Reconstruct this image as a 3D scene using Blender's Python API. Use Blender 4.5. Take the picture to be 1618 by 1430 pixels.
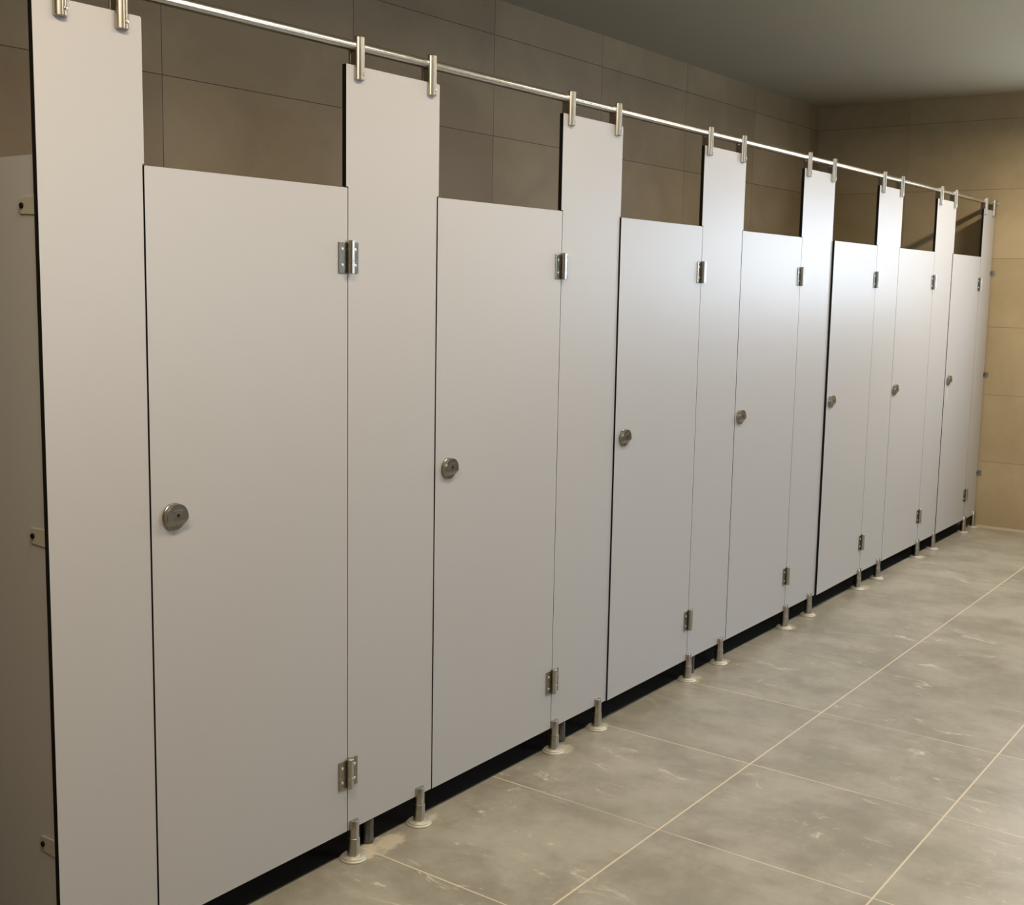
import bpy, bmesh, math, random
from mathutils import Matrix, Vector

for o in list(bpy.data.objects):
    bpy.data.objects.remove(o, do_unlink=True)
S = bpy.context.scene
C = S.collection

# ------------------------------------------------------------------ camera
YAW, PITCH, ROLL = 0.931436954, -0.128170708, 0.0169375051
F, PX, PY, CY, CZ = 1882.63, 786.67, 696.03, -2.04091, 1.48023
fw = Vector((math.sin(YAW)*math.cos(PITCH), math.cos(YAW)*math.cos(PITCH), math.sin(PITCH)))
rt = Vector((math.cos(YAW), -math.sin(YAW), 0))
up = rt.cross(fw)
r2 = math.cos(ROLL)*rt + math.sin(ROLL)*up
u2 = -math.sin(ROLL)*rt + math.cos(ROLL)*up
cam = bpy.data.cameras.new('camera')
cam.sensor_fit = 'HORIZONTAL'
cam.sensor_width = 36.0
cam.lens = F*36/1618
cam.shift_x = (809-PX)/1618
cam.shift_y = (PY-715)/1618
cam.clip_start = 0.05
co = bpy.data.objects.new('camera', cam)
C.objects.link(co)
co.matrix_world = Matrix(((r2.x, u2.x, -fw.x, 0), (r2.y, u2.y, -fw.y, CY), (r2.z, u2.z, -fw.z, CZ), (0, 0, 0, 1)))
S.camera = co

# ------------------------------------------------------------------ light and exposure
w = bpy.data.worlds.new('world'); S.world = w; w.use_nodes = True
w.node_tree.nodes['Background'].inputs[0].default_value = (0.75, 0.8, 0.9, 1)
w.node_tree.nodes['Background'].inputs[1].default_value = 0.3
S.view_settings.view_transform = 'Standard'
S.view_settings.look = 'None'
S.view_settings.gamma = 1.0
S.view_settings.use_curve_mapping = False
S.view_settings.exposure = 0.0

CEIL = 2.712
EX = 7.91          # far end wall
BY = 1.1775        # wall behind the cubicles
RY = -3.3          # wall to the right, behind the camera
LX = -2.6

LAMPS = [(0.7, 38), (2.6, 23), (4.7, 16), (6.75, 36)]
for i, (lx, pw) in enumerate(LAMPS):
    L = bpy.data.lights.new('ceiling_lamp', 'AREA')
    L.shape = 'RECTANGLE'; L.size = 1.2; L.size_y = 0.09; L.energy = pw; L.color = (1.0, 0.83, 0.62)
    lo = bpy.data.objects.new('ceiling_lamp', L); C.objects.link(lo)
    lo.location = (lx, -0.9, 2.525)
WIN_COL = (0.71, 0.84, 1.0)
WIN_STRENGTH = 14.0; FILL_STRENGTH = 10.0

# ------------------------------------------------------------------ materials
class NT:
    def __init__(s, name):
        s.m = bpy.data.materials.new(name); s.m.use_nodes = True
        s.t = s.m.node_tree; s.b = s.t.nodes['Principled BSDF']
    def n(s, typ, **k):
        x = s.t.nodes.new(typ)
        for a, v in k.items(): setattr(x, a, v)
        return x
    def put(s, sock, v):
        if v is None: return
        if isinstance(v, bpy.types.NodeSocket): s.t.links.new(v, sock)
        else: sock.default_value = v
    def math(s, op, a, b=None, c=None, clamp=False):
        x = s.n('ShaderNodeMath', operation=op); x.use_clamp = clamp
        s.put(x.inputs[0], a); s.put(x.inputs[1], b); s.put(x.inputs[2], c)
        return x.outputs[0]
    def mix(s, f, a, b):
        x = s.n('ShaderNodeMix', data_type='RGBA')
        s.put(x.inputs[0], f)
        s.put(x.inputs[6], a if isinstance(a, bpy.types.NodeSocket) else (*a, 1))
        s.put(x.inputs[7], b if isinstance(b, bpy.types.NodeSocket) else (*b, 1))
        return x.outputs[2]
    def noise(s, scale, detail=4, rough=0.55, vec=None, dist=0):
        x = s.n('ShaderNodeTexNoise'); s.put(x.inputs['Scale'], scale)
        x.inputs['Detail'].default_value = detail; x.inputs['Roughness'].default_value = rough
        x.inputs['Distortion'].default_value = dist
        s.put(x.inputs['Vector'], vec)
        return x.outputs[0]
    def ramp(s, v, a, b):     # remap a..b to 0..1
        x = s.n('ShaderNodeMapRange'); x.interpolation_type = 'SMOOTHSTEP'
        s.put(x.inputs[0], v); x.inputs[1].default_value = a; x.inputs[2].default_value = b
        return x.outputs[0]
    def pos(s):
        g = s.n('ShaderNodeTexCoord'); sp = s.n('ShaderNodeSeparateXYZ')
        s.t.links.new(g.outputs['Object'], sp.inputs[0])
        return g.outputs['Object'], sp.outputs[0], sp.outputs[1], sp.outputs[2]
    def line(s, c, off, pitch, width):     # 1 on a joint line, 0 elsewhere
        f = s.math('FRACT', s.math('ADD', s.math('DIVIDE', s.math('SUBTRACT', c, off), pitch), 0.5))
        d = s.math('MULTIPLY', s.math('ABSOLUTE', s.math('SUBTRACT', f, 0.5)), pitch)
        return s.math('LESS_THAN', d, width/2)
    def cell(s, c, off, pitch):
        return s.math('ROUND', s.math('SUBTRACT', s.math('DIVIDE', s.math('SUBTRACT', c, off), pitch), 0.5))
    def scale_vec(s, v, sc):
        x = s.n('ShaderNodeMapping'); s.put(x.inputs[0], v); x.inputs['Scale'].default_value = sc
        return x.outputs[0]
    def bump(s, h, strength, dist=0.001):
        x = s.n('ShaderNodeBump'); x.inputs['Strength'].default_value = strength
        x.inputs['Distance'].default_value = dist
        s.put(x.inputs['Height'], h); s.t.links.new(x.outputs[0], s.b.inputs['Normal'])
    def set(s, col=None, rough=None, metal=None, spec=None):
        if col is not None: s.put(s.b.inputs['Base Color'], col if isinstance(col, bpy.types.NodeSocket) else (*col, 1))
        s.put(s.b.inputs['Roughness'], rough); s.put(s.b.inputs['Metallic'], metal)
        if spec is not None: s.b.inputs['Specular IOR Level'].default_value = spec
        return s.m

def laminate():
    k = NT('grey_laminate'); v, x, y, z = k.pos()
    sp = k.noise(900, 2, vec=v); big = k.noise(2.2, 3, vec=v)
    c = k.mix(k.ramp(sp, 0.35, 0.65), (0.43, 0.427, 0.43), (0.50, 0.497, 0.50))
    c = k.mix(k.math('MULTIPLY', k.ramp(big, 0.3, 0.7), 0.12), c, (0.43, 0.425, 0.415))
    k.bump(sp, 0.12, 0.0004)
    return k.set(c, 0.40, 0.0, 0.5)
def simple(name, col, rough, metal=0.0, spec=0.5, nscale=60, var=0.12):
    k = NT(name); v, x, y, z = k.pos(); f = k.noise(nscale, 3, vec=v)
    d = tuple(max(0, a*(1-var)) for a in col)
    return k.set(k.mix(f, d, col), rough, metal, spec)
def steel(name='brushed_steel', col=(0.50, 0.48, 0.43), rough=0.3, sc=(300, 300, 8), bmp=0.05):
    k = NT(name); v, x, y, z = k.pos()
    f = k.noise(1.0, 2, vec=k.scale_vec(v, sc))
    c = k.mix(f, tuple(a*0.82 for a in col), col)
    k.bump(f, bmp, 0.0003)
    return k.set(c, k.math('ADD', k.math('MULTIPLY', f, 0.12), rough-0.06), 1.0)

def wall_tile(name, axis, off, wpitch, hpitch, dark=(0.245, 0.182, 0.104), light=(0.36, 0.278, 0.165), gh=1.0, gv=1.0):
    k = NT(name); v, x, y, z = k.pos()
    h = x if axis == 'x' else y
    cl = k.noise(2.4, 6, 0.6, vec=v, dist=0.6)
    fine = k.noise(26, 4, 0.6, vec=v)
    comb = k.n('ShaderNodeCombineXYZ'); k.put(comb.inputs[0], k.cell(h, off, wpitch)); k.put(comb.inputs[1], k.cell(z, 0, hpitch))
    wn = k.n('ShaderNodeTexWhiteNoise', noise_dimensions='3D'); k.put(wn.inputs['Vector'], comb.outputs[0])
    f = k.math('ADD', k.math('MULTIPLY', cl, 0.75), k.math('MULTIPLY', wn.outputs['Value'], 0.22))
    c = k.mix(k.ramp(f, 0.25, 0.8), dark, light)
    c = k.mix(k.math('MULTIPLY', k.ramp(fine, 0.4, 0.7), 0.15), c, tuple((a+b)/2 for a, b in zip(dark, light)))
    g = k.math('MAXIMUM', k.math('MULTIPLY', k.line(h, off, wpitch, 0.0028), gv), k.math('MULTIPLY', k.line(z, 0, hpitch, 0.0028), gh))
    c = k.mix(g, c, (0.06, 0.038, 0.024))
    k.bump(k.math('SUBTRACT', 1.0, g), 0.4, 0.001)
    return k.set(c, 0.5, 0.0, 0.4)

def floor_tile():
    k = NT('floor_tile'); v, x, y, z = k.pos()
    cl = k.noise(3.4, 9, 0.7, vec=v, dist=0.15)
    st = k.noise(1.0, 6, 0.65, vec=k.scale_vec(v, (9, 2.6, 1)), dist=0.3)
    comb = k.n('ShaderNodeCombineXYZ'); k.put(comb.inputs[0], k.cell(x, 2.199, 0.5895)); k.put(comb.inputs[1], k.cell(y, -0.544, 0.599))
    wn = k.n('ShaderNodeTexWhiteNoise', noise_dimensions='3D'); k.put(wn.inputs['Vector'], comb.outputs[0])
    f = k.math('ADD', k.math('MULTIPLY', cl, 0.72), k.math('ADD', k.math('MULTIPLY', st, 0.23), k.math('MULTIPLY', wn.outputs['Value'], 0.07)))
    c = k.mix(k.ramp(f, 0.34, 0.66), (0.235, 0.217, 0.17), (0.385, 0.365, 0.305))
    gr = k.noise(3.1, 4, 0.5, vec=v)
    c = k.mix(k.math('MULTIPLY', k.ramp(gr, 0.5, 0.75), 0.35), c, (0.25, 0.25, 0.17))
    # cement dust and scuffs
    du = k.noise(1.0, 8, 0.75, vec=k.scale_vec(v, (15, 6, 1)), dist=1.4)
    du2 = k.noise(1.3, 3, vec=v)
    dm = k.math('MULTIPLY', k.ramp(du, 0.56, 0.68), k.ramp(du2, 0.40, 0.58))
    c = k.mix(k.math('MULTIPLY', dm, 0.85), c, (0.62, 0.58, 0.48))
    # grout splashes where the pedestals were set
    sm = None
    for (fx, fy, r) in [(2.19, 0.0, .085), (2.27, -0.01, .075), (2.43, 0.0, .06), (3.09, -0.01, .07), (3.35, 0.0, .06), (4.0, -0.01, .07), (4.27, 0, .06), (4.92, -.01, .07), (5.18, 0, .055), (5.84, -.01, .075), (6.11, 0, .05), (6.76, -.01, .07)]:
        dx = k.math('SUBTRACT', x, fx); dy = k.math('SUBTRACT', y, fy)
        d = k.math('SQRT', k.math('ADD', k.math('MULTIPLY', dx, dx), k.math('MULTIPLY', k.math('MULTIPLY', dy, dy), 2.2)))
        q = k.math('SUBTRACT', 1.0, k.math('DIVIDE', d, r*1.25), clamp=True)
        sm = q if sm is None else k.math('MAXIMUM', sm, q)
    sn = k.noise(28, 5, 0.6, vec=v)
    smk = k.ramp(k.math('ADD', sm, k.math('MULTIPLY', k.math('SUBTRACT', sn, 0.5), 1.3)), 0.28, 0.62)
    c = k.mix(k.math('MULTIPLY', smk, 0.8), c, (0.60, 0.54, 0.41))
    gl = k.line(y, -0.544, 0.599, 0.0055)
    gx = k.line(x, 2.199, 0.5895, 0.0042)
    fade = k.math('SUBTRACT', 1.0, k.math('MULTIPLY', k.ramp(k.noise(2.3, 3, vec=v), 0.45, 0.6), 0.55))
    fade = k.math('MULTIPLY', fade, k.math('SUBTRACT', 1.0, k.math('MULTIPLY', k.ramp(x, 4.0, 4.9), 0.85)))
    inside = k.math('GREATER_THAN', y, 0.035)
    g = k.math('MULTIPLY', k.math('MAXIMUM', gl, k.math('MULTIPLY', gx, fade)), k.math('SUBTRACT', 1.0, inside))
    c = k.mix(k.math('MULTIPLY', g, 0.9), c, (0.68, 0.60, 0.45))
    c = k.mix(inside, c, (0.03, 0.03, 0.028))      # shade under the doors, painted into the floor inside the cubicles
    rg = k.math('ADD', 0.33, k.math('MULTIPLY', k.math('ADD', dm, k.math('MULTIPLY', cl, 0.4)), 0.28))
    k.bump(k.math('SUBTRACT', k.math('MULTIPLY', st, 0.3), g), 0.25, 0.0008)
    return k.set(c, rg, 0.0, 0.65)

M_LAM = laminate()
M_CORE = simple('black_panel_core', (0.008, 0.007, 0.006), 0.6, spec=0.2)
M_STEEL = steel()
M_LOCK = steel('satin_dark_steel', (0.33, 0.32, 0.28), 0.27, (40, 40, 40), 0.01)
M_RAIL = steel('rail_steel', (0.66, 0.63, 0.57), 0.27, (6, 300, 300))
M_DARK = simple('dark_recess', (0.006, 0.006, 0.005), 0.7, spec=0.1)
M_FOOTCAP = simple('pale_steel_flange', (0.74, 0.72, 0.64), 0.38, metal=0.5)
M_CLIP = simple('cream_bracket_metal', (0.62, 0.61, 0.50), 0.4, metal=0.35)
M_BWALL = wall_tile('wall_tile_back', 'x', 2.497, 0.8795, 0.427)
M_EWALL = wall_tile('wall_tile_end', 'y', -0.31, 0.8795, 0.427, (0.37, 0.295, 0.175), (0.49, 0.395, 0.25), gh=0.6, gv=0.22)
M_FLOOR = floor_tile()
k = NT('ceiling_paint'); v, x, y, z = k.pos()
M_CEIL = k.set(k.mix(k.noise(1.5, 3, vec=v), (0.46, 0.42, 0.31), (0.51, 0.47, 0.35)), 0.75, 0, 0.25)
M_COVE = simple('pale_sealant', (0.42, 0.35, 0.25), 0.5)
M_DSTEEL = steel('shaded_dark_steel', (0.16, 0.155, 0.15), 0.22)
M_FRAME = simple('window_frame_paint', (0.55, 0.55, 0.53), 0.4)
def daylight(name, st):
    k = NT(name); e = k.n('ShaderNodeEmission'); e.inputs[0].default_value = (*WIN_COL, 1); e.inputs[1].default_value = st
    k.t.links.new(e.outputs[0], k.t.nodes['Material Output'].inputs[0]); return k.m
M_PANE = daylight('daylit_pane', WIN_STRENGTH)
M_FILL_PANE = daylight('fill_light_pane', FILL_STRENGTH)  # glowing pane of the added right-wall window

# ------------------------------------------------------------------ mesh helpers
def add_box(bm, x0, x1, y0, y1, z0, z1, mat=0):
    vs = [bm.verts.new((x, y, z)) for x in (x0, x1) for y in (y0, y1) for z in (z0, z1)]
    fs = []
    for q in [(0, 1, 3, 2), (4, 6, 7, 5), (0, 4, 5, 1), (2, 3, 7, 6), (0, 2, 6, 4), (1, 5, 7, 3)]:
        f = bm.faces.new([vs[i] for i in q]); f.material_index = mat; fs.append(f)
    return fs
def add_prism(bm, pts, axis, a0, a1, face_mat=0, side_mat=0, cap0=True):
    """outline pts (two coordinates) swept along axis from a0 to a1"""
    def P(p, a):
        return {'y': (p[0], a, p[1]), 'z': (p[0], p[1], a), 'x': (a, p[0], p[1])}[axis]
    A = [bm.verts.new(P(p, a0)) for p in pts]; B = [bm.verts.new(P(p, a1)) for p in pts]
    f = bm.faces.new(A); f.material_index = face_mat
    f = bm.faces.new(B[::-1]); f.material_index = face_mat
    n = len(pts)
    for i in range(n):
        f = bm.faces.new([A[i], B[i], B[(i+1) % n], A[(i+1) % n]]); f.material_index = side_mat
def circle(cx, cy, r, n=28, a0=0, a1=2*math.pi, closed=True):
    m = n if closed else n-1
    return [(cx+r*math.cos(a0+(a1-a0)*i/m), cy+r*math.sin(a0+(a1-a0)*i/m)) for i in range(n)]
def add_lathe(bm, prof, loc=(0, 0, 0), axis='z', n=32):
    """profile of (radius, height) turned round the axis, closed with caps"""
    rings = []
    for r, h in prof:
        ring = []
        for i in range(n):
            a = 2*math.pi*i/n; c, s = r*math.cos(a), r*math.sin(a)
            p = {'z': (c, s, h), 'y': (c, h, s), 'x': (h, c, s)}[axis]
            ring.append(bm.verts.new((p[0]+loc[0], p[1]+loc[1], p[2]+loc[2])))
        rings.append(ring)
    for A, B in zip(rings, rings[1:]):
        for i in range(n):
            bm.faces.new([A[i], A[(i+1) % n], B[(i+1) % n], B[i]])
    bm.faces.new(rings[0][::-1]); bm.faces.new(rings[-1])
def obj(name, bm, mats, parent=None, smooth=False, bevel=0.0):
    bmesh.ops.recalc_face_normals(bm, faces=bm.faces)
    me = bpy.data.meshes.new(name); bm.to_mesh(me); bm.free()
    for m in (mats if isinstance(mats, (list, tuple)) else [mats]): me.materials.append(m)
    if smooth:
        for p in me.polygons: p.use_smooth = True
        me.set_sharp_from_angle(angle=math.radians(35))
    o = bpy.data.objects.new(name, me); C.objects.link(o)
    if parent: o.parent = parent
    if bevel:
        b = o.modifiers.new('bevel', 'BEVEL'); b.width = bevel; b.segments = 2; b.limit_method = 'ANGLE'
    return o
def thing(name, label, cat, loc, group=None):
    o = bpy.data.objects.new(name, None); C.objects.link(o); o.location = loc
    o.empty_display_size = 0.05
    o['kind'] = 'thing'; o['label'] = label; o['category'] = cat
    if group: o['group'] = group
    return o
def struct(name, bm, m, **k):
    o = obj(name, bm, m, **k); o['kind'] = 'structure'; return o
def BM(): return bmesh.new()

# ------------------------------------------------------------------ the room
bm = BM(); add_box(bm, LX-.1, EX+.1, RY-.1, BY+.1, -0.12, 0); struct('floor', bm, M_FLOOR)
bm = BM(); add_box(bm, LX-.1, EX+.1, RY-.1, BY+.1, CEIL, CEIL+.12); struct('ceiling', bm, M_CEIL)
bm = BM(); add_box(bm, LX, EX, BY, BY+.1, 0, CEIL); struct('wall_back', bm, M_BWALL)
W2X0, W2X1, W2Z0, W2Z1 = 3.1, 4.6, 1.2, 2.1
bm = BM()
for a in [(LX, W2X0, 0, CEIL), (W2X1, EX, 0, CEIL), (W2X0, W2X1, 0, W2Z0), (W2X0, W2X1, W2Z1, CEIL)]:
    add_box(bm, a[0], a[1], RY-.1, RY, a[2], a[3])
struct('wall_front', bm, M_BWALL)
bm = BM()
for a in [(W2X0, W2X1, W2Z0, W2Z0+.04), (W2X0, W2X1, W2Z1-.04, W2Z1)] + [(q-.02, q+.02, W2Z0+.04, W2Z1-.04) for q in (3.12, 3.85, 4.58)]:
    add_box(bm, a[0], a[1], RY-.07, RY-.02, a[2], a[3])
fill_win = struct('fill_window', bm, M_FRAME)  # unseen window, added for cool daylight on the panels and floor
bm = BM(); add_box(bm, W2X0+.04, W2X1-.04, RY-.05, RY-.045, W2Z0+.04, W2Z1-.04)
obj('pane', bm, M_FILL_PANE, fill_win)
bm = BM(); add_box(bm, LX-.1, LX, RY-.1, BY+.1, 0, CEIL); struct('wall_left', bm, M_EWALL)
# end wall with a window opening beyond the right edge of the view
WY0, WY1, WZ0, WZ1 = -2.7, -0.75, 1.38, 2.1
bm = BM()
for a in [(WY1, BY, 0, CEIL), (RY, WY0, 0, CEIL), (WY0, WY1, 0, WZ0), (WY0, WY1, WZ1, CEIL)]:
    add_box(bm, EX, EX+.1, a[0], a[1], a[2], a[3])
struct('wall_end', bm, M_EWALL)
bm = BM()
t = .04
for a in [(WY0, WY1, WZ0, WZ0+t), (WY0, WY1, WZ1-t, WZ1), (WY0, WY0+t, WZ0+t, WZ1-t), (WY1-t, WY1, WZ0+t, WZ1-t), ((WY0+WY1)/2-.02, (WY0+WY1)/2+.02, WZ0+t, WZ1-t)]:
    add_box(bm, EX+.02, EX+.07, a[0], a[1], a[2], a[3])
win = struct('window_1', bm, M_FRAME)
bm = BM(); add_box(bm, EX+.045, EX+.05, WY0+t, WY1-t, WZ0+t, WZ1-t)
pn = obj('pane', bm, M_PANE, win)
# sealant cove at the foot of the end wall
bm = BM(); add_prism(bm, [(EX, 0), (EX-.012, 0), (EX-.008, .003), (EX-.003, .008), (EX, .014)], 'y', RY, BY)
struct('trim_1', bm, M_COVE, smooth=True)

# ------------------------------------------------------------------ dimensions of the cubicle row
TH = 0.013
TOP, DT, BOT, RAILZ = 2.0, 1.711, 0.081, 2.046
PL = [1.2955, 2.117, 3.047, 3.968, 4.886, 5.811, 6.734, 7.652]      # pilaster, upper part
PR = [1.535, 2.465, 3.394, 4.314, 5.233, 6.158, 7.081, 7.900]
DL = [1.534, 2.461, 3.392, 4.309, 5.240, 6.149, 7.068]              # door edges
DR = [2.123, 3.054, 3.975, 4.892, 5.823, 6.734, 7.650]
FEET = [(1.34, 1.50), (2.143, 2.405), (3.070, 3.330), (3.980, 4.249), (4.893, 5.163), (5.803, 6.085), (6.728, 7.022), (7.648, 7.865)]
CLAMP = [(1.352, 1.487), (2.159, 2.429), (3.085, 3.356), (4.000, 4.278), (4.922, 5.201), (5.852, 6.120), (6.776, 7.041), (7.677, 7.862)]
HZ = [(1.507, 1.583), (0.199, 0.275)]
LOCKX = [1.590, 2.515, 3.446, 4.349, 5.290, 6.190, 7.125]

# ------------------------------------------------------------------ small fittings
def foot(parent, x):
    bm = BM()
    add_lathe(bm, [(.0165, .008), (.0165, .056), (.0160, .0575), (.0148, .058), (.0148, .1035), (.0138, .105)], (x, -.002, 0))
    f = obj('foot', bm, M_STEEL, parent, True)
    bm = BM()
    add_lathe(bm, [(.034, .0), (.036, .001), (.036, .0035), (.0345, .0045), (.031, .005), (.031, .0085), (.0295, .0095), (.0168, .0105)], (x, -.002, 0))
    obj('flange', bm, M_FOOTCAP, f, True)
def clamp(parent, x):
    """half-round bars in front of and behind the panel, holding the head rail"""
    bm = BM(); r = .0145
    z0, z1 = 1.966, 2.068
    def bar(cy, sgn):
        pts = []
        for i in range(17):
            a = math.pi*i/16
            rr = r*(1-.10*math.exp(-((a-math.pi/2)/.13)**2))
            pts.append((x+rr*math.cos(a), cy+sgn*rr*math.sin(a)))
        ring0 = [bm.verts.new((p[0], p[1], z0+.002)) for p in pts]
        ring1 = [bm.verts.new((p[0], p[1], z1-.002)) for p in pts]
        cap0 = [bm.verts.new((x+(p[0]-x)*.88, cy+(p[1]-cy)*.88, z0)) for p in pts]
        cap1 = [bm.verts.new((x+(p[0]-x)*.88, cy+(p[1]-cy)*.88, z1)) for p in pts]
        n = len(pts)
        for A, B in ((cap0, ring0), (ring0, ring1), (ring1, cap1)):
            for i in range(n):
                bm.faces.new([A[i], A[(i+1) % n], B[(i+1) % n], B[i]])
        bm.faces.new(cap0); bm.faces.new(cap1[::-1])
    bar(-.0005, -1)
    z1 = RAILZ+.010; bar(TH+.0005, 1)
    add_box(bm, x-.0135, x+.0135, 0, TH, TOP+.001, TOP+.032)
    c = obj('rail_clamp', bm, M_STEEL, parent, True)
    bm = BM(); add_lathe(bm, [(.0042, 0), (.0042, -.0022), (.003, -.003)], (x+.0055, -.0125, 1.981), 'y', 14)
    obj('screw', bm, M_STEEL, c, True)
def hinge(parent, xj, z0, z1, ox):
    """coordinates relative to the door's pivot (parent) at xj"""
    h = None
    bm = BM()
    x = xj-ox
    # door leaf and pilaster leaf
    add_box(bm, x-.0340, x-.006, -.0030, -.0002, z0, z1-.002)
    h = obj('hinge', bm, M_LOCK, parent, bevel=.0006)
    bm = BM(); zm = (z0+z1)/2-.008
    add_lathe(bm, [(.0080, z0-.001), (.0088, z0), (.0088, zm-.0006), (.0080, zm), (.0088, zm+.0006), (.0088, z1+.002), (.0078, z1+.003)], (x+.0008, -.0088, 0))
    obj('knuckle', bm, M_STEEL, h, True)
    hinge_screws(h, x-.022, z0, z1)
def hinge_screws(h, x, z0, z1):
    for zz in (z0+.019, z1-.019):
        bm = BM(); add_lathe(bm, [(.0040, -.0030), (.0038, -.0042), (.0022, -.0052)], (x, 0, zz), 'y', 14)
        obj('screw', bm, M_FOOTCAP, h, True)
def hinge_leaf(parent, x, z0, z1):
    bm = BM(); add_box(bm, x+.0085, x+.0340, -.0030, -.0002, z0+.001, z1-.001)
    h = obj('hinge_leaf', bm, M_LOCK, parent, bevel=.0006)
    hinge_screws(h, x+.022, z0, z1)
def lock(parent, x, z, ox):
    x -= ox
    bm = BM()
    R = .0285
    add_lathe(bm, [(R+.001, -.0003), (R+.001, -.004), (R, -.005)], (x, 0, z), 'y', 48)
    # turn knob body: round above, cut back to a finger ledge below
    zc = -.0070
    ring = [(R*math.cos(a), R*math.sin(a)) for a in [2*math.pi*i/64 for i in range(64)]]
    def depth(dz):
        if dz > zc: return -.0165
        if dz > zc-.012: return -.0165+.0085*(zc-dz)/.012
        return -.008
    N = 26
    # build as stacked horizontal strips so the ledge is real geometry
    zs = [R*math.sin(-math.pi/2+math.pi*i/N) for i in range(N+1)]
    zs = sorted(set([round(q, 6) for q in zs] + [zc, zc-.0002, zc-.012, zc-.0122]))
    rows = []
    for q in zs:
        hw = math.sqrt(max(R*R-q*q, 1e-9))
        f = depth(q); k_ = []
        for (xx, yy) in ((-hw, -.005), (-hw, f+.0012), (-hw*.965, f), (hw*.965, f), (hw, f+.0012), (hw, -.005)):
            k_.append(bm.verts.new((x+xx, yy, z+q)))
        rows.append(k_)
    for A, B in zip(rows, rows[1:]):
        for i in range(5):
            bm.faces.new([A[i], A[i+1], B[i+1], B[i]])
        bm.faces.new([A[5], A[0], B[0], B[5]])
    l = obj('lock', bm, M_LOCK, parent, True)
    bm = BM(); add_lathe(bm, [(.0034, -.0163), (.0034, -.0170)], (x+.001, 0, z+.004), 'y', 16)
    obj('emergency_slot', bm, M_DARK, l)
    # embossed maker's lettering above the slot, worn and unreadable
    bm = BM()
    for i, dx in enumerate((-.0095, -.0055, -.0015, .0025, .0065, .0105)):
        add_box(bm, x+dx-.0014, x+dx+.0014, -.0168, -.0164, z+.0145-abs(dx)*.12, z+.0175-abs(dx)*.12)
    obj('embossed_mark', bm, M_STEEL, l)

# ------------------------------------------------------------------ pilasters
PLAB = [
 ('nearest and leftmost grey upright cubicle panel, black edge showing on its left', ),
 ('grey upright panel between the nearest and second door, pale cement smears at its feet', ),
 ('grey upright panel between the second and the third cubicle door', ),
 ('grey upright panel between the third and the fourth cubicle door', ),
 ('grey upright panel with the strongest white glare, hinge side of the fourth door', ),
 ('grey upright panel between the fifth and sixth cubicle doors', ),
 ('narrow looking grey upright panel between the sixth and the farthest door', ),
 ('farthest grey upright panel, fixed to the beige tiled end wall by small clips', ),
]
NP = 8
for i in range(NP):
    x0, x1 = PL[i], PR[i]
    T = thing('partition_panel', PLAB[i][0], 'panel', ((x0+x1)/2, 0, 0), 'upright panels of the toilet cubicles')
    ox = (x0+x1)/2
    lo_l = x0 if i == 0 else DR[i-1]+.0012
    lo_r = x1 if i == NP-1 else DL[i]-.0034
    nz = DT+.003
    pts = [(lo_l-ox, BOT), (lo_r-ox, BOT)]
    if i < NP-1: pts += [(lo_r-ox, nz), (x1-ox, nz)]
    pts += [(x1-ox-.003, TOP) if i < NP-1 else (x1-ox, TOP)]
    pts += [(x0-ox, TOP)]
    if i > 0 and abs(x0-lo_l) > .0005: pts += [(x0-ox, nz), (lo_l-ox, nz)]
    if i < NP-1:
        k_ = pts.index((x1-ox-.003, TOP)); pts.insert(k_, (x1-ox, TOP-.003))
    bm = BM(); add_prism(bm, pts, 'y', 0, TH, 0, 1)
    obj('panel', bm, [M_LAM, M_CORE], T)
    for fx in FEET[i]: foot(T, fx-ox)
    for cx in CLAMP[i]: clamp(T, cx-ox)
    if i > 0:
        for (z0, z1) in HZ: hinge_leaf(T, DR[i-1]-ox, z0, z1)
    if i == NP-1:                                   # clips fixing it to the end wall
        for zc in (1.618, .981, .352):
            bm = BM()
            pts = [(x1-ox-.022, zc-.012), (x1-ox+.0095, zc-.016), (x1-ox+.0095, zc+.016), (x1-ox-.022, zc+.012)]
            add_prism(bm, pts, 'y', -.003, -.0002)
            add_box(bm, x1-ox+.006, x1-ox+.0098, -.024, -.003, zc-.016, zc+.016)
            cl = obj('wall_clip', bm, M_STEEL, T)
            bm = BM(); add_lathe(bm, [(.0045, -.003), (.0045, -.005), (.003, -.006)], (x1-ox-.012, 0, zc), 'y', 14)
            obj('screw', bm, M_DARK, cl, True)
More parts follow.
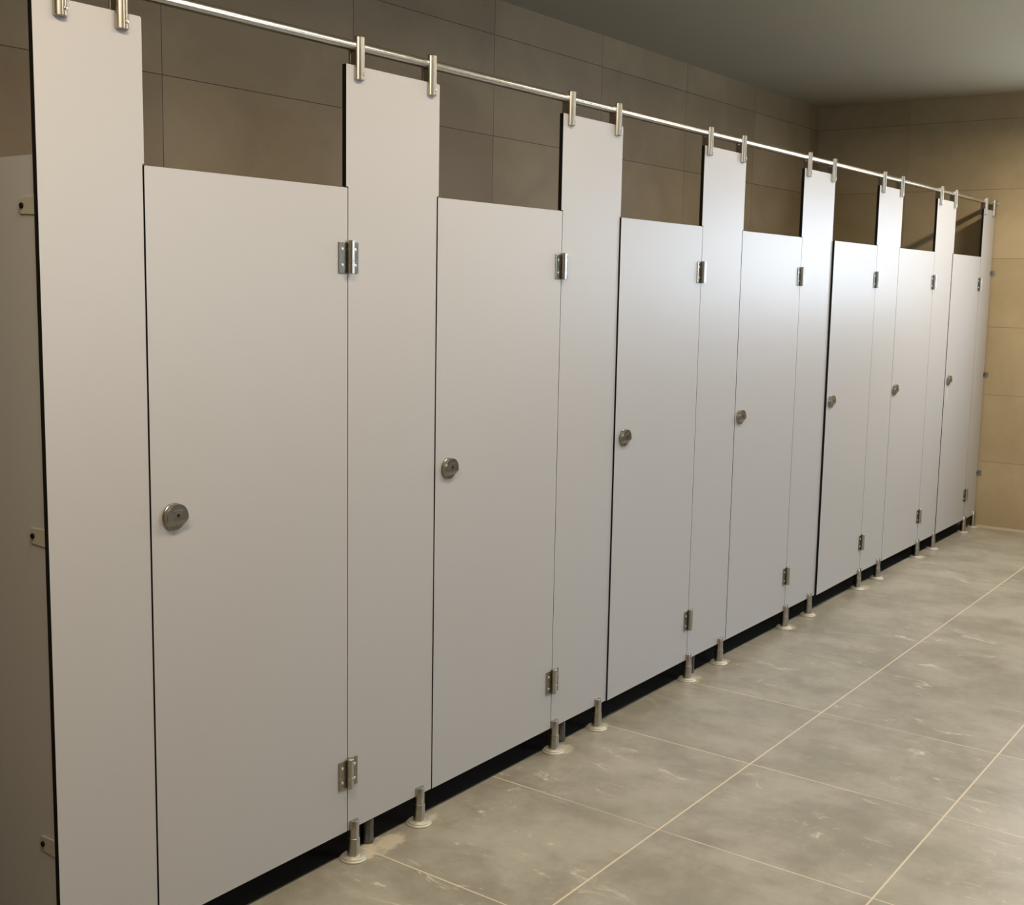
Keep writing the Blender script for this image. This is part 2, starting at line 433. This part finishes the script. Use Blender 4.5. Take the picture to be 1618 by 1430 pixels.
# ------------------------------------------------------------------ doors
AJAR = [0.15, 0.15, 0.45, 0.05, 0.9, 0.0, 0.25]
DLAB = [
 'largest, nearest grey cubicle door, its bottom corner cut off by the lower photo edge',
 'second grey cubicle door from the left, slightly warm grey, closed',
 'third grey cubicle door from the left, standing a little proud at its lower lock edge',
 'grey cubicle door brightly glared at the top, fourth from the left',
 'fifth grey cubicle door, with a bold black gap along its lock edge',
 'second farthest grey cubicle door, with hardly visible joints',
 'farthest grey cubicle door, with a white drip mark below its lock',
]
for i in range(7):
    xh = DR[i]
    T = thing('cubicle_door', DLAB[i], 'door', (xh, 0, 0), 'grey doors of the toilet cubicles')
    T.rotation_euler.z = math.radians(AJAR[i])      # swings about the hinge side
    a = DL[i]-xh
    bm = BM(); add_prism(bm, [(a, BOT), (-.0012, BOT), (-.0012, DT), (a+.002, DT), (a, DT-.002)], 'y', 0, TH, 0, 1)
    obj('door_panel', bm, [M_LAM, M_CORE], T)
    for (z0, z1) in HZ: hinge(T, xh, z0, z1, xh)
    lock(T, LOCKX[i], .984, xh)
    if i == 6:
        bm = BM()
        for (dx, dz0, dz1, ww) in ((.0, .86, .945, .005), (.004, .88, .935, .004), (-.003, .905, .94, .003)):
            xx = LOCKX[i]-xh+dx
            add_prism(bm, [(xx-ww*.35, dz0), (xx+ww*.25, dz0+.004), (xx+ww, dz1), (xx-ww*.8, dz1-.003)], 'y', -.0005, -.0001)
        obj('white_drip', bm, simple('white_plaster_drip', (0.8, 0.78, 0.72), 0.7), T)

# ------------------------------------------------------------------ head rail
T = thing('head_rail', 'long round brushed steel rail running above all the cubicle panels to the end wall', 'rail', (1.2, .0065, RAILZ))
bm = BM(); add_lathe(bm, [(.0105, -.35), (.0125, -.348), (.0125, EX-1.2-.004), (.0105, EX-1.2-.003)], (0, 0, 0), 'x', 28)
obj('tube', bm, M_RAIL, T, True)
bm = BM(); add_lathe(bm, [(.022, EX-1.2), (.022, EX-1.2-.004), (.0125, EX-1.2-.006)], (0, 0, 0), 'x', 28)
obj('end_flange', bm, M_STEEL, T, True)

# ------------------------------------------------------------------ dividers between the cubicles
XD = [1.2985] + [FEET[i][0]+.084 for i in range(1, 7)]
VLAB = ['grey side wall panel of the nearest cubicle, receding at the far left of the photo'] + [
 'dark divider foot showing below the %s, between its two front feet' % s for s in
 ('panel beside the nearest door', 'panel after the second door', 'panel after the third door', 'panel after the fourth door', 'panel after the fifth door', 'panel after the sixth door')]
for i, xd in enumerate(XD):
    T = thing('divider_panel', VLAB[i], 'panel', (xd, .6, 0), 'side panels between the toilet cubicles')
    y0, y1 = TH+.001-.6, BY-.6-.002
    bm = BM(); add_prism(bm, [(y0, BOT), (y1, BOT), (y1, DT), (y0, DT)], 'x', 0, TH, 0, 1)
    obj('panel', bm, [M_LAM, M_CORE], T)
    for fy in (.034, 1.0):
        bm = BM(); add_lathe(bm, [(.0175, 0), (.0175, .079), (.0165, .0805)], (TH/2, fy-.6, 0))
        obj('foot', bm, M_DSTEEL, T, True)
    if i == 0:
        for zc, tilt in ((1.618, 0), (.981, 0), (.345, 0)):
            bm = BM()
            s = .0175
            ye = TH+.001
            pts = [(ye-.6, zc-s), (ye+.046-.6, zc-s+.002), (ye+.053-.6, zc-s+.009), (ye+.053-.6, zc+s-.009), (ye+.046-.6, zc+s-.002), (ye-.6, zc+s)]
            add_prism(bm, pts, 'x', -.0025, -.0002)
            b = obj('corner_bracket', bm, M_CLIP, T, bevel=.0005)
            bm = BM(); add_lathe(bm, [(.0055, -.0025), (.0055, -.005), (.0038, -.0065)], (0, ye+.040-.6, zc), 'x', 16)
            obj('screw', bm, M_DARK, b, True)
